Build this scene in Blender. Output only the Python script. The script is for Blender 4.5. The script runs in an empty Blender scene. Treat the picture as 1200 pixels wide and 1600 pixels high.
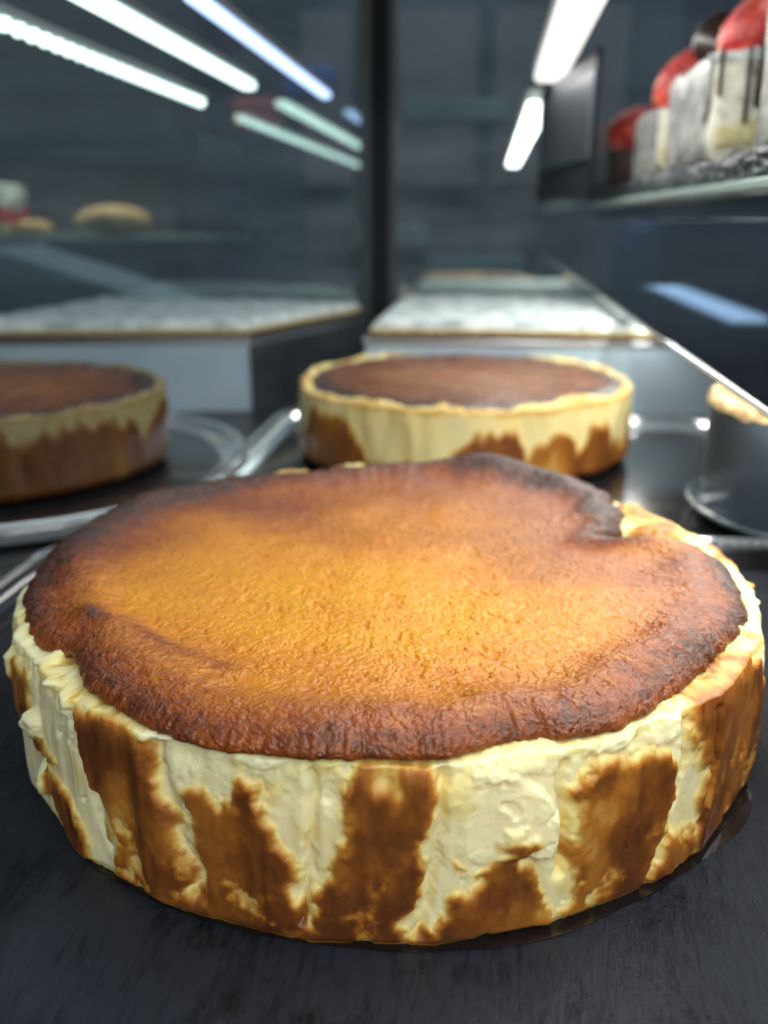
import bpy, bmesh, math, random
import numpy as np
from mathutils import Matrix, Vector

random.seed(7)
PI = math.pi
sc = bpy.context.scene
COL = sc.collection

# ------------------------------------------------------------------ camera
CAM_H, PITCH, YAW = 0.1477, 0.3168, 0.1113
camd = bpy.data.cameras.new('camera')
camo = bpy.data.objects.new('camera', camd)
COL.objects.link(camo)
_F = Vector((-math.sin(YAW) * math.cos(PITCH), math.cos(YAW) * math.cos(PITCH), -math.sin(PITCH)))
_R = Vector((math.cos(YAW), math.sin(YAW), 0))
_U = _R.cross(_F)
camo.matrix_world = Matrix(((_R.x, _U.x, -_F.x, 0), (_R.y, _U.y, -_F.y, 0), (_R.z, _U.z, -_F.z, CAM_H), (0, 0, 0, 1)))
camd.sensor_fit = 'VERTICAL'
camd.sensor_height = 36
camd.sensor_width = 27
camd.lens = 1403.8 / 1600 * 36
camd.clip_start = 0.005
camd.clip_end = 60
camd.dof.use_dof = True
camd.dof.focus_distance = 0.205
camd.dof.aperture_fstop = 9.5
sc.camera = camo

# ------------------------------------------------------------------ world, exposure
w = bpy.data.worlds.new('World')
sc.world = w
w.use_nodes = True
w.node_tree.nodes['Background'].inputs['Color'].default_value = (0.55, 0.66, 0.88, 1)
w.node_tree.nodes['Background'].inputs['Strength'].default_value = 0.095
sc.view_settings.view_transform = 'Standard'
sc.view_settings.look = 'None'
sc.view_settings.exposure = 0.15
sc.view_settings.gamma = 1.0
sc.render.engine = 'CYCLES'
sc.cycles.use_denoising = True
sc.cycles.use_adaptive_sampling = True
sc.cycles.adaptive_threshold = 0.02
sc.cycles.use_light_tree = False
sc.cycles.max_bounces = 8
sc.cycles.transparent_max_bounces = 8
sc.cycles.sample_clamp_indirect = 4.0
sc.cycles.caustics_reflective = False
sc.cycles.caustics_refractive = False

# lamp brightness (emission of the LED diffusers, used in the lamp builder)
LAMP_MAIN, LAMP_SIDE, FRONT_FILL, LAMP_SHELF = 15.0, 2.4, 10.0, 27.0

# ------------------------------------------------------------------ helpers
def vnoise(x, y, z, seed=0):
    xi, yi, zi = np.floor(x), np.floor(y), np.floor(z)
    fx, fy, fz = x - xi, y - yi, z - zi
    fx = fx * fx * fx * (fx * (fx * 6 - 15) + 10)
    fy = fy * fy * fy * (fy * (fy * 6 - 15) + 10)
    fz = fz * fz * fz * (fz * (fz * 6 - 15) + 10)
    xi = xi.astype(np.int64); yi = yi.astype(np.int64); zi = zi.astype(np.int64)

    def h(a, b, c):
        n = (a * 374761393 + b * 668265263 + c * 2147483647 + seed * 974711 + 1013904223) & 0xFFFFFFFF
        n = ((n ^ (n >> 13)) * 1274126177) & 0xFFFFFFFF
        n = ((n ^ (n >> 16)) * 2246822519) & 0xFFFFFFFF
        n = n ^ (n >> 15)
        return (n & 0xFFFFFF) / float(0xFFFFFF) * 2 - 1
    r = 0
    for dx in (0, 1):
        wx = fx if dx else 1 - fx
        for dy in (0, 1):
            wy = fy if dy else 1 - fy
            for dz in (0, 1):
                wz = fz if dz else 1 - fz
                r = r + wx * wy * wz * h(xi + dx, yi + dy, zi + dz)
    return r


def fbm(x, y, z, f, octaves=4, seed=0, gain=0.5):
    a, s, t = 1.0, 0, 0
    for o in range(octaves):
        s = s + a * vnoise(x * f, y * f, z * f, seed + o * 17)
        t += a
        a *= gain
        f *= 2.03
    return s / t * 1.6


def sstep(a, b, x):
    t = np.clip((x - a) / (b - a), 0, 1)
    return t * t * (3 - 2 * t)


def link(name, mesh, mat=None, parent=None, smooth=False):
    o = bpy.data.objects.new(name, mesh)
    COL.objects.link(o)
    if mat is not None and not mesh.materials:
        mesh.materials.append(mat)
    if parent is not None:
        o.parent = parent
    if smooth:
        mesh.polygons.foreach_set('use_smooth', np.ones(len(mesh.polygons), bool))
    return o


def grid_mesh(name, P, wrap_u=False, attrs=None, flip=False):
    """P: (nv, nu, 3) grid of points"""
    nv, nu = P.shape[:2]
    idx = np.arange(nv * nu).reshape(nv, nu)
    if wrap_u:
        a = idx; b = np.roll(idx, -1, 1)
    else:
        a = idx[:, :-1]; b = idx[:, 1:]
    q = np.stack([a[:-1], b[:-1], b[1:], a[1:]], -1).reshape(-1, 4)
    if flip:
        q = q[:, ::-1]
    me = bpy.data.meshes.new(name)
    me.vertices.add(nv * nu)
    me.vertices.foreach_set('co', P.reshape(-1).astype(np.float32))
    me.loops.add(len(q) * 4)
    me.loops.foreach_set('vertex_index', q.reshape(-1).astype(np.int32))
    me.polygons.add(len(q))
    me.polygons.foreach_set('loop_start', (np.arange(len(q)) * 4).astype(np.int32))
    me.update(calc_edges=True)
    if attrs:
        for k, v in attrs.items():
            at = me.attributes.new(k, 'FLOAT', 'POINT')
            at.data.foreach_set('value', v.reshape(-1).astype(np.float32))
    me.polygons.foreach_set('use_smooth', np.ones(len(q), bool))
    return me


def bm_mesh(name, bm):
    me = bpy.data.meshes.new(name)
    bmesh.ops.recalc_face_normals(bm, faces=bm.faces)
    bm.to_mesh(me)
    bm.free()
    return me


def bm_box(bm, lo, hi, bevel=0.0, seg=2):
    r = bmesh.ops.create_cube(bm, size=1)
    for v in r['verts']:
        v.co = Vector([(lo[i] + hi[i]) / 2 + v.co[i] * (hi[i] - lo[i]) for i in range(3)])
    if bevel > 0:
        es = list({e for v in r['verts'] for e in v.link_edges})
        bmesh.ops.bevel(bm, geom=es, offset=bevel, segments=seg, affect='EDGES', profile=0.5)


def box(name, lo, hi, mat, parent=None, bevel=0.0, seg=2):
    bm = bmesh.new()
    bm_box(bm, lo, hi, bevel, seg)
    return link(name, bm_mesh(name, bm), mat, parent)


def prism(name, pts, z0, z1, mat, parent=None, bevel=0.0):
    bm = bmesh.new()
    lo = [bm.verts.new((p[0], p[1], z0)) for p in pts]
    hi = [bm.verts.new((p[0], p[1], z1)) for p in pts]
    n = len(pts)
    bm.faces.new(lo[::-1]); bm.faces.new(hi)
    for i in range(n):
        bm.faces.new((lo[i], lo[(i + 1) % n], hi[(i + 1) % n], hi[i]))
    if bevel:
        bmesh.ops.bevel(bm, geom=list(bm.edges), offset=bevel, segments=2, affect='EDGES', profile=0.5)
    return link(name, bm_mesh(name, bm), mat, parent)


def lathe(name, prof, mat, parent=None, n=96, loc=(0, 0, 0), smooth=True):
    t = np.linspace(0, 2 * PI, n, endpoint=False)
    P = np.array([[(r * math.cos(a) + loc[0], r * math.sin(a) + loc[1], z + loc[2]) for a in t] for r, z in prof])
    return link(name, grid_mesh(name, P, True), mat, parent)


def empty(name, label, cat, loc=(0, 0, 0), group=None):
    o = bpy.data.objects.new(name, None)
    o.empty_display_size = 0.02
    COL.objects.link(o)
    o['label'] = label
    o['category'] = cat
    if group:
        o['group'] = group
    return o


def tag(o, label, cat, group=None, kind=None):
    o['label'] = label
    o['category'] = cat
    if group:
        o['group'] = group
    if kind:
        o['kind'] = kind
    return o


# ------------------------------------------------------------------ materials
class M:
    def __init__(s, name, color=(0.5, 0.5, 0.5), rough=0.5, metal=0.0, spec=0.5, coat=0.0, emit=None, emit_s=0.0):
        m = bpy.data.materials.new(name)
        m.use_nodes = True
        s.m = m; s.t = m.node_tree
        s.b = s.t.nodes['Principled BSDF']
        s.set('Base Color', (*color, 1)); s.set('Roughness', rough); s.set('Metallic', metal)
        s.set('Specular IOR Level', spec); s.set('Coat Weight', coat)
        if emit:
            s.set('Emission Color', (*emit, 1)); s.set('Emission Strength', emit_s)

    def set(s, k, v):
        s.b.inputs[k].default_value = v

    def node(s, typ, **kw):
        n = s.t.nodes.new(typ)
        for k, v in kw.items():
            if k.startswith('_'):
                setattr(n, k[1:], v)
            else:
                n.inputs[k.replace('_', ' ')].default_value = v
        return n

    def l(s, a, ao, b, bi):
        s.t.links.new(a.outputs[ao], b.inputs[bi])

    def coords(s, scale=(1, 1, 1), rot=(0, 0, 0)):
        tc = s.node('ShaderNodeTexCoord')
        mp = s.node('ShaderNodeMapping')
        mp.inputs['Scale'].default_value = scale
        mp.inputs['Rotation'].default_value = rot
        s.l(tc, 'Object', mp, 'Vector')
        return mp

    def noise(s, scale, detail=4, rough=0.55, mp=None):
        mp = mp or s.coords()
        n = s.node('ShaderNodeTexNoise')
        n.inputs['Scale'].default_value = scale
        n.inputs['Detail'].default_value = detail
        n.inputs['Roughness'].default_value = rough
        s.l(mp, 'Vector', n, 'Vector')
        return n

    def ramp(s, src, out, stops):
        r = s.node('ShaderNodeValToRGB')
        e = r.color_ramp.elements
        while len(e) < len(stops):
            e.new(0.5)
        for i, (p, c) in enumerate(stops):
            e[i].position = p
            e[i].color = (*c, 1) if len(c) == 3 else c
        s.l(src, out, r, 'Fac')
        return r

    def bump(s, src, out, strength, dist, prev=None):
        b = s.node('ShaderNodeBump')
        b.inputs['Strength'].default_value = strength
        b.inputs['Distance'].default_value = dist
        s.l(src, out, b, 'Height')
        if prev:
            s.l(prev, 'Normal', b, 'Normal')
        return b

    def math(s, op, a, ao, b=None, bo=None, val=None):
        n = s.node('ShaderNodeMath', _operation=op)
        s.l(a, ao, n, 0)
        if b is not None:
            s.l(b, bo, n, 1)
        elif val is not None:
            n.inputs[1].default_value = val
        return n


def colour_var(mt, c0, c1, scale, detail=4, lo=0.35, hi=0.65):
    n = mt.noise(scale, detail)
    r = mt.ramp(n, 'Fac', [(lo, c0), (hi, c1)])
    mt.l(r, 'Color', mt.b, 'Base Color')
    return n


# cake side: pale curd -> golden -> baked brown by the mesh attribute "brown"
def side_material(name, dark=1.0):
    m = M(name, rough=0.42, spec=0.45)
    at = m.node('ShaderNodeAttribute', _attribute_name='brown')
    n = m.noise(420, 5, 0.6)
    n2 = m.noise(90, 4, 0.6)
    a1 = m.math('MULTIPLY_ADD', n, 'Fac', val=0.06); a1.inputs[2].default_value = -0.03
    a2 = m.math('MULTIPLY_ADD', n2, 'Fac', val=0.16); a2.inputs[2].default_value = -0.08
    sm = m.math('ADD', at, 'Fac', a1, 0)
    sm = m.math('ADD', sm, 0, a2, 0)
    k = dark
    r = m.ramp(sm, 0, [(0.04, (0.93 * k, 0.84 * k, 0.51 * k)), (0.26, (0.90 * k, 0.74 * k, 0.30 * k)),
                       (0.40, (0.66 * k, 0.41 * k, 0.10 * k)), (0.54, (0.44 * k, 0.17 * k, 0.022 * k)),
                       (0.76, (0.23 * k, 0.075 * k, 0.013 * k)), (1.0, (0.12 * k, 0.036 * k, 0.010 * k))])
    m.l(r, 'Color', m.b, 'Base Color')
    rr = m.ramp(at, 'Fac', [(0.1, (0.5,) * 3), (0.8, (0.34,) * 3)])
    m.l(rr, 'Color', m.b, 'Roughness')
    nb = m.noise(1500, 3, 0.6)
    b1 = m.bump(n, 'Fac', 0.2, 0.0010)
    b2 = m.bump(nb, 'Fac', 0.2, 0.0004, b1)
    m.l(b2, 'Normal', m.b, 'Normal')
    m.set('Subsurface Weight', 0.55)
    m.set('Subsurface Radius', (1.0, 0.6, 0.25))
    m.set('Subsurface Scale', 0.007)
    return m.m


def crust_material(name, stops):
    m = M(name, rough=0.33, spec=0.45)
    at = m.node('ShaderNodeAttribute', _attribute_name='burn')
    n = m.noise(300, 5, 0.6)
    n2 = m.noise(55, 4, 0.6)
    n3 = m.noise(900, 3, 0.6)
    sm = at
    so = 'Fac'
    for q, k in ((n, 0.36), (n2, 0.28), (n3, 0.34)):  # finest speckle also paints glint and pit contrast into the colour
        a = m.math('MULTIPLY_ADD', q, 'Fac', val=k)
        a.inputs[2].default_value = -k / 2
        sm = m.math('ADD', sm, so, a, 0)
        so = 0
    r = m.ramp(sm, 0, stops)
    m.l(r, 'Color', m.b, 'Base Color')
    nr = m.ramp(n2, 'Fac', [(0.3, (0.20,) * 3), (0.7, (0.36,) * 3)])
    m.l(nr, 'Color', m.b, 'Roughness')
    # rounded blisters of skin, two sizes, with fine grain over them
    mp = m.coords()
    wob = m.noise(260, 2, 0.5)
    mx = m.node('ShaderNodeMix', _data_type='RGBA', _blend_type='LINEAR_LIGHT')
    mx.inputs[0].default_value = 0.0016
    m.l(mp, 'Vector', mx, 6)
    m.l(wob, 'Color', mx, 7)
    b = None
    for sc_, st, di in ((480, 0.7, 0.0006), (900, 0.8, 0.00045)):
        vo = m.node('ShaderNodeTexVoronoi', _feature='SMOOTH_F1')
        vo.inputs['Scale'].default_value = sc_
        vo.inputs['Smoothness'].default_value = 0.6
        m.l(mx, 2, vo, 'Vector')
        b = m.bump(vo, 'Distance', st, di, b)
        b.invert = True
    b = m.bump(n, 'Fac', 0.3, 0.0006, b)
    nb = m.noise(1500, 2, 0.6)
    b = m.bump(nb, 'Fac', 0.6, 0.0005, b)
    m.l(b, 'Normal', m.b, 'Normal')
    m.set('Subsurface Weight', 0.06)
    m.set('Subsurface Radius', (1.0, 0.4, 0.1))
    m.set('Subsurface Scale', 0.002)
    return m.m


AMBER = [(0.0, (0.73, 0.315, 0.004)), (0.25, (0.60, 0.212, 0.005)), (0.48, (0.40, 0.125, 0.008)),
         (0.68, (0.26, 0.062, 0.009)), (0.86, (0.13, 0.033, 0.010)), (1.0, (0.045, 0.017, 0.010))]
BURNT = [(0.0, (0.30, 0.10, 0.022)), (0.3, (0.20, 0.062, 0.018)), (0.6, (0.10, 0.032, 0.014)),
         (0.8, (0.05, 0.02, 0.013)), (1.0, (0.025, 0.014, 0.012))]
MAT_SIDE = side_material('cheesecake_side')
MAT_SIDE_FAR = side_material('cheesecake_side_far', 0.95)
MAT_CRUST = crust_material('burnt_crust', AMBER)
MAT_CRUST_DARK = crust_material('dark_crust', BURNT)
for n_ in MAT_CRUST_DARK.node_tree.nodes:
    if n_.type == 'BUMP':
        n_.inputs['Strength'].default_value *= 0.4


def slate_material():
    m = M('slate', (0.02, 0.021, 0.025), 0.42, spec=0.24)
    at = m.node('ShaderNodeAttribute', _attribute_name='wet')
    dry = m.node('ShaderNodeMath', _operation='MULTIPLY_ADD')
    m.l(at, 'Fac', dry, 0); dry.inputs[1].default_value = -0.65; dry.inputs[2].default_value = 1.0
    mp = m.coords((1, 0.25, 1), (0, 0, -0.6))
    n = m.noise(380, 6, 0.7, mp)
    n2 = m.noise(35, 5, 0.6)
    mx = m.math('ADD', n, 'Fac', n2, 'Fac')
    r = m.ramp(mx, 0, [(0.7, (0.003, 0.004, 0.007)), (1.35, (0.018, 0.022, 0.031))])
    m.l(r, 'Color', m.b, 'Base Color')
    h1 = m.math('MULTIPLY', n, 'Fac', dry, 0)
    b1 = m.bump(h1, 0, 1.0, 0.0022)
    h2 = m.math('MULTIPLY', n2, 'Fac', dry, 0)
    b2 = m.bump(h2, 0, 0.5, 0.003, b1)
    m.l(b2, 'Normal', m.b, 'Normal')
    rr = m.ramp(n2, 'Fac', [(0.3, (0.30,) * 3), (0.7, (0.46,) * 3)])
    ro = m.node('ShaderNodeMix', _data_type='FLOAT')
    m.l(at, 'Fac', ro, 0); m.l(rr, 'Color', ro, 2); ro.inputs[3].default_value = 0.13
    m.l(ro, 0, m.b, 'Roughness')
    return m.m


MAT_SLATE = slate_material()
MAT_TRAY = M('black_plastic', (0.012, 0.013, 0.016), 0.16, spec=0.6, coat=0.4).m
MAT_RIM = M('smoky_plastic', (0.55, 0.62, 0.68), 0.12, spec=0.7, coat=0.5)
MAT_RIM.set('Transmission Weight', 0.75)
MAT_RIM = MAT_RIM.m
MAT_FLOOR = M('case_floor', (0.03, 0.03, 0.034), 0.35).m
MAT_STEEL = M('brushed_steel', (0.55, 0.58, 0.6), 0.3, metal=1.0).m
mt = M('grey_riser', (0.4, 0.48, 0.55), 0.45)
colour_var(mt, (0.38, 0.50, 0.60), (0.46, 0.58, 0.68), 14)
MAT_RISER = mt.m
mt = M('riser_side_shade', (0.05, 0.058, 0.068), 0.4)  # shade on the left riser's side, put into the colour
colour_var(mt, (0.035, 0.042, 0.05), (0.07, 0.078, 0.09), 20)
MAT_RISER_SHADE = mt.m
mt = M('cream_topping', (0.74, 0.78, 0.70), 0.55)
n_ = colour_var(mt, (0.34, 0.42, 0.42), (0.84, 0.90, 0.88), 60, 7)
b_ = mt.bump(n_, 'Fac', 0.5, 0.004)
mt.l(b_, 'Normal', mt.b, 'Normal')
MAT_CREAM = mt.m
mt = M('yellow_sponge', (0.62, 0.55, 0.25), 0.7)
colour_var(mt, (0.55, 0.46, 0.18), (0.74, 0.70, 0.42), 150, 5)
MAT_SPONGE = mt.m
mt = M('brown_base', (0.13, 0.07, 0.035), 0.7)
colour_var(mt, (0.08, 0.04, 0.02), (0.2, 0.11, 0.05), 200)
MAT_BISCUIT = mt.m
MAT_POST = M('black_metal', (0.007, 0.009, 0.012), 0.7, spec=0.25).m
MAT_POST_TRIM = M('grey_seal', (0.045, 0.055, 0.06), 0.4).m
MAT_BLACKGLASS = M('black_glass', (0.006, 0.007, 0.012), 0.05, spec=0.8, coat=1.0).m
MAT_GLASSEDGE = M('glass_edge', (0.42, 0.55, 0.50), 0.25, spec=0.6).m
MAT_EDGE_DIM = M('smoked_edge', (0.10, 0.115, 0.11), 0.3, spec=0.5).m
MAT_HOUSING = M('lamp_housing', (0.25, 0.27, 0.28), 0.4).m


def emis(name, c, s):
    m = M(name, (0.8, 0.8, 0.8), 0.5, emit=c, emit_s=s).m
    m.cycles.emission_sampling = 'NONE'
    return m


MAT_LED = emis('led_main', (1.0, 0.99, 0.94), 1.3)
MAT_LED_GREEN = emis('led_greenish', (0.74, 0.98, 0.92), LAMP_SIDE)
MAT_LED_BLUE = emis('led_bluish', (0.45, 0.62, 1.0), LAMP_SIDE * 0.8)


def pane_material():
    m = bpy.data.materials.new('pane_glass')
    m.use_nodes = True
    t = m.node_tree
    t.nodes.clear()
    out = t.nodes.new('ShaderNodeOutputMaterial')
    mix = t.nodes.new('ShaderNodeMixShader')
    gl = t.nodes.new('ShaderNodeBsdfGlossy')
    tr = t.nodes.new('ShaderNodeBsdfTransparent')
    gl.inputs['Roughness'].default_value = 0.0
    gl.inputs['Color'].default_value = (0.8, 0.9, 0.88, 1)
    tr.inputs['Color'].default_value = (0.85, 0.92, 0.9, 1)
    mix.inputs['Fac'].default_value = 0.27
    t.links.new(tr.outputs[0], mix.inputs[1])
    t.links.new(gl.outputs[0], mix.inputs[2])
    di = t.nodes.new('ShaderNodeBsdfTranslucent')
    d2 = t.nodes.new('ShaderNodeBsdfDiffuse')
    di.inputs['Color'].default_value = (0.75, 0.85, 0.95, 1)
    d2.inputs['Color'].default_value = (0.75, 0.85, 0.95, 1)
    film = t.nodes.new('ShaderNodeMixShader')  # streaky diffuse layer paints a pale haze over the glass
    t.links.new(di.outputs[0], film.inputs[1]); t.links.new(d2.outputs[0], film.inputs[2])
    tc = t.nodes.new('ShaderNodeTexCoord')
    mp = t.nodes.new('ShaderNodeMapping')
    mp.inputs['Scale'].default_value = (2.0, 2.0, 9.0)
    no = t.nodes.new('ShaderNodeTexNoise')
    no.inputs['Scale'].default_value = 4.0
    no.inputs['Detail'].default_value = 5.0
    t.links.new(tc.outputs['Object'], mp.inputs[0]); t.links.new(mp.outputs[0], no.inputs['Vector'])
    rp = t.nodes.new('ShaderNodeMapRange')
    rp.inputs['From Min'].default_value = 0.35; rp.inputs['From Max'].default_value = 0.7
    rp.inputs['To Min'].default_value = 0.008; rp.inputs['To Max'].default_value = 0.10
    t.links.new(no.outputs['Fac'], rp.inputs['Value'])
    m2 = t.nodes.new('ShaderNodeMixShader')
    t.links.new(rp.outputs['Result'], m2.inputs['Fac'])
    t.links.new(mix.outputs[0], m2.inputs[1]); t.links.new(film.outputs[0], m2.inputs[2])
    t.links.new(m2.outputs[0], out.inputs[0])
    return m


MAT_PANE = pane_material()

# ------------------------------------------------------------------ setting
fl = box('case_floor', (-1.2, -0.35, -0.03), (1.0, 1.02, -0.012), MAT_FLOOR)
fl['kind'] = 'structure'


def room_mat(name, c0, c1, sc_=3):
    m = M(name, c0, 0.7)
    colour_var(m, c0, c1, sc_)
    return m.m


fr = box('room_floor', (-5, -3, -1.0), (5, 6.2, -0.95), room_mat('room_floor', (0.03, 0.028, 0.03), (0.05, 0.045, 0.045)))
fr['kind'] = 'structure'
bw = box('back_wall', (-5, 5.0, -0.95), (5, 5.1, 2.6), room_mat('mauve_wall', (0.28, 0.28, 0.34), (0.42, 0.40, 0.46)))
bw['kind'] = 'structure'


# ------------------------------------------------------------------ cheesecake generator
def pt_in_poly(px, py, poly):
    inside = np.zeros(px.shape, bool)
    n = len(poly)
    for i in range(n):
        x1, y1 = poly[i]; x2, y2 = poly[(i + 1) % n]
        if y1 == y2:
            continue
        c = ((y1 > py) != (y2 > py)) & (px < (x2 - x1) * (py - y1) / (y2 - y1) + x1)
        inside ^= c
    return inside


def sdist(px, py, poly):
    d = np.full(px.shape, 1e9)
    n = len(poly)
    for i in range(n):
        x1, y1 = poly[i]; x2, y2 = poly[(i + 1) % n]
        ex, ey = x2 - x1, y2 - y1
        t = np.clip(((px - x1) * ex + (py - y1) * ey) / (ex * ex + ey * ey + 1e-12), 0, 1)
        d = np.minimum(d, (px - x1 - t * ex) ** 2 + (py - y1 - t * ey) ** 2)
    d = np.sqrt(d)
    return np.where(pt_in_poly(px, py, poly), d, -d)


def ang(a):
    return (a + PI) % (2 * PI) - PI


def gauss(phi, z, p0, z0, wp, wz):
    return np.exp(-(ang(phi - p0) * 111 / wp) ** 2 - ((z - z0) / wz) ** 2)


# baked-brown areas of the front cake's side: (angle from the camera side, height in mm)
PATCHES = [
    [(-1.028, 23.0), (-0.883, 21.6), (-0.807, 20.3), (-0.747, 20.1), (-0.875, 2.7), (-0.723, 8.5), (-0.705, 2.0), (-0.618, -6), (-0.567, -6), (-0.583, 7.4), (-0.636, 13.5), (-0.685, 18.1), (-0.731, 19.1), (-0.70, 22.0), (-0.80, 26), (-0.86, 38.8), (-1.0, 40)],
    [(-0.6, 42.9), (-0.506, 44.2), (-0.413, 46.0), (-0.381, 41.6), (-0.366, 35.8), (-0.348, 30.1), (-0.32, 22.9), (-0.291, 15.6), (-0.275, 6.0), (-0.376, -6), (-0.466, -6), (-0.545, -6), (-0.494, 8.6), (-0.514, 16.3), (-0.556, 24.7), (-0.585, 35.2)],
    [(-0.293, 31.9), (-0.242, 34.6), (-0.21, 31.9), (-0.174, 31.6), (-0.18, 37.2), (-0.135, 38.9), (-0.123, 31.5), (-0.116, 23.7), (-0.08, 19.6), (-0.057, 11.8), (-0.046, 5.3), (-0.034, -6), (-0.294, -6), (-0.271, 7.9), (-0.256, 16.8), (-0.277, 24.3)],
    [(0.045, 45.5), (0.102, 47.4), (0.176, 44.8), (0.196, 40.2), (0.181, 36.6), (0.186, 28.9), (0.179, 21.1), (0.168, 13.1), (0.151, 6.5), (0.139, -6), (-0.022, -6), (-0.026, 9.0), (-0.009, 17.4), (0.01, 27.1), (0.021, 36.4)],
    [(0.227, 23.0), (0.271, 18.8), (0.32, 20.1), (0.332, 22.3), (0.324, 27.2), (0.355, 27.4), (0.383, 22.8), (0.372, 19.0), (0.409, 18.9), (0.41, 8.9), (0.443, 1.0), (0.454, -6.0), (0.176, -6), (0.212, 6.1), (0.242, 10.7), (0.278, 14.3)],
    [(0.477, 35.4), (0.54, 38.2), (0.62, 37.1), (0.707, 35.9), (0.743, 30.6), (0.746, 22.8), (0.719, 15.5), (0.687, 6.5), (0.661, -6), (0.608, -6), (0.543, -6), (0.475, -6), (0.439, 1.2), (0.468, 7.1), (0.469, 15.5), (0.452, 20.9), (0.479, 26.6)],
    [(0.724, 11.7), (0.822, 9.7), (0.843, -6), (0.764, -6), (0.677, -6), (0.694, 4.4)],
    [(0.787, 47.5), (0.898, 48.5), (1.057, 46.7), (1.243, 29.3), (1.3, 18.3), (1.3, 2.5), (1.24, -8.9), (0.986, -8), (0.851, -8), (0.821, 4.7), (0.834, 14.9), (0.864, 23.9), (0.784, 36.3), (0.779, 43.0)],
    [(-0.7, -8), (-0.7, 3), (-0.468, 3), (-0.29, 5.0), (-0.15, 5.5), (-0.022, 4.2), (0.151, 2.4), (0.356, 2.2), (0.497, 2.2), (0.9, 2.0), (0.9, -8)],
]
OUTLINE = [(-1.05, 107.2), (-1.224, 106.8), (-1.468, 107.6), (-1.664, 108.6), (-1.902, 108.6), (-2.136, 108.5), (-2.316, 107.0), (-2.491, 103.9), (-2.592, 101.7), (-2.69, 98.5), (-2.833, 101.0), (-3.021, 107.4), (3.139, 108.2), (3.02, 109.6), (2.966, 111.0), (2.882, 111.0), (2.794, 110.5), (2.713, 108.9), (2.579, 108.6), (2.454, 108.0), (2.323, 105.8), (2.148, 95.8), (1.996, 84.7), (1.88, 77.0), (1.835, 79.8), (1.80, 92.2), (1.76, 100.6), (1.655, 104.5), (1.47, 105.3), (1.316, 105.3), (1.184, 104.1), (1.027, 102.3), (0.866, 103.2), (0.76, 103.6), (0.683, 105.8), (0.562, 106.9), (0.502, 107.0), (0.462, 106.6), (0.421, 104.8), (0.36, 103.5), (0.287, 105.0), (0.208, 107.4), (0.149, 107.2), (0.054, 107.3), (-0.039, 108.3), (-0.135, 109.0), (-0.219, 109.5), (-0.352, 107.4), (-0.494, 106.0), (-0.616, 106.5), (-0.723, 102.7), (-0.794, 101.9), (-0.86, 105.3), (-0.956, 106.4)]


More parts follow.
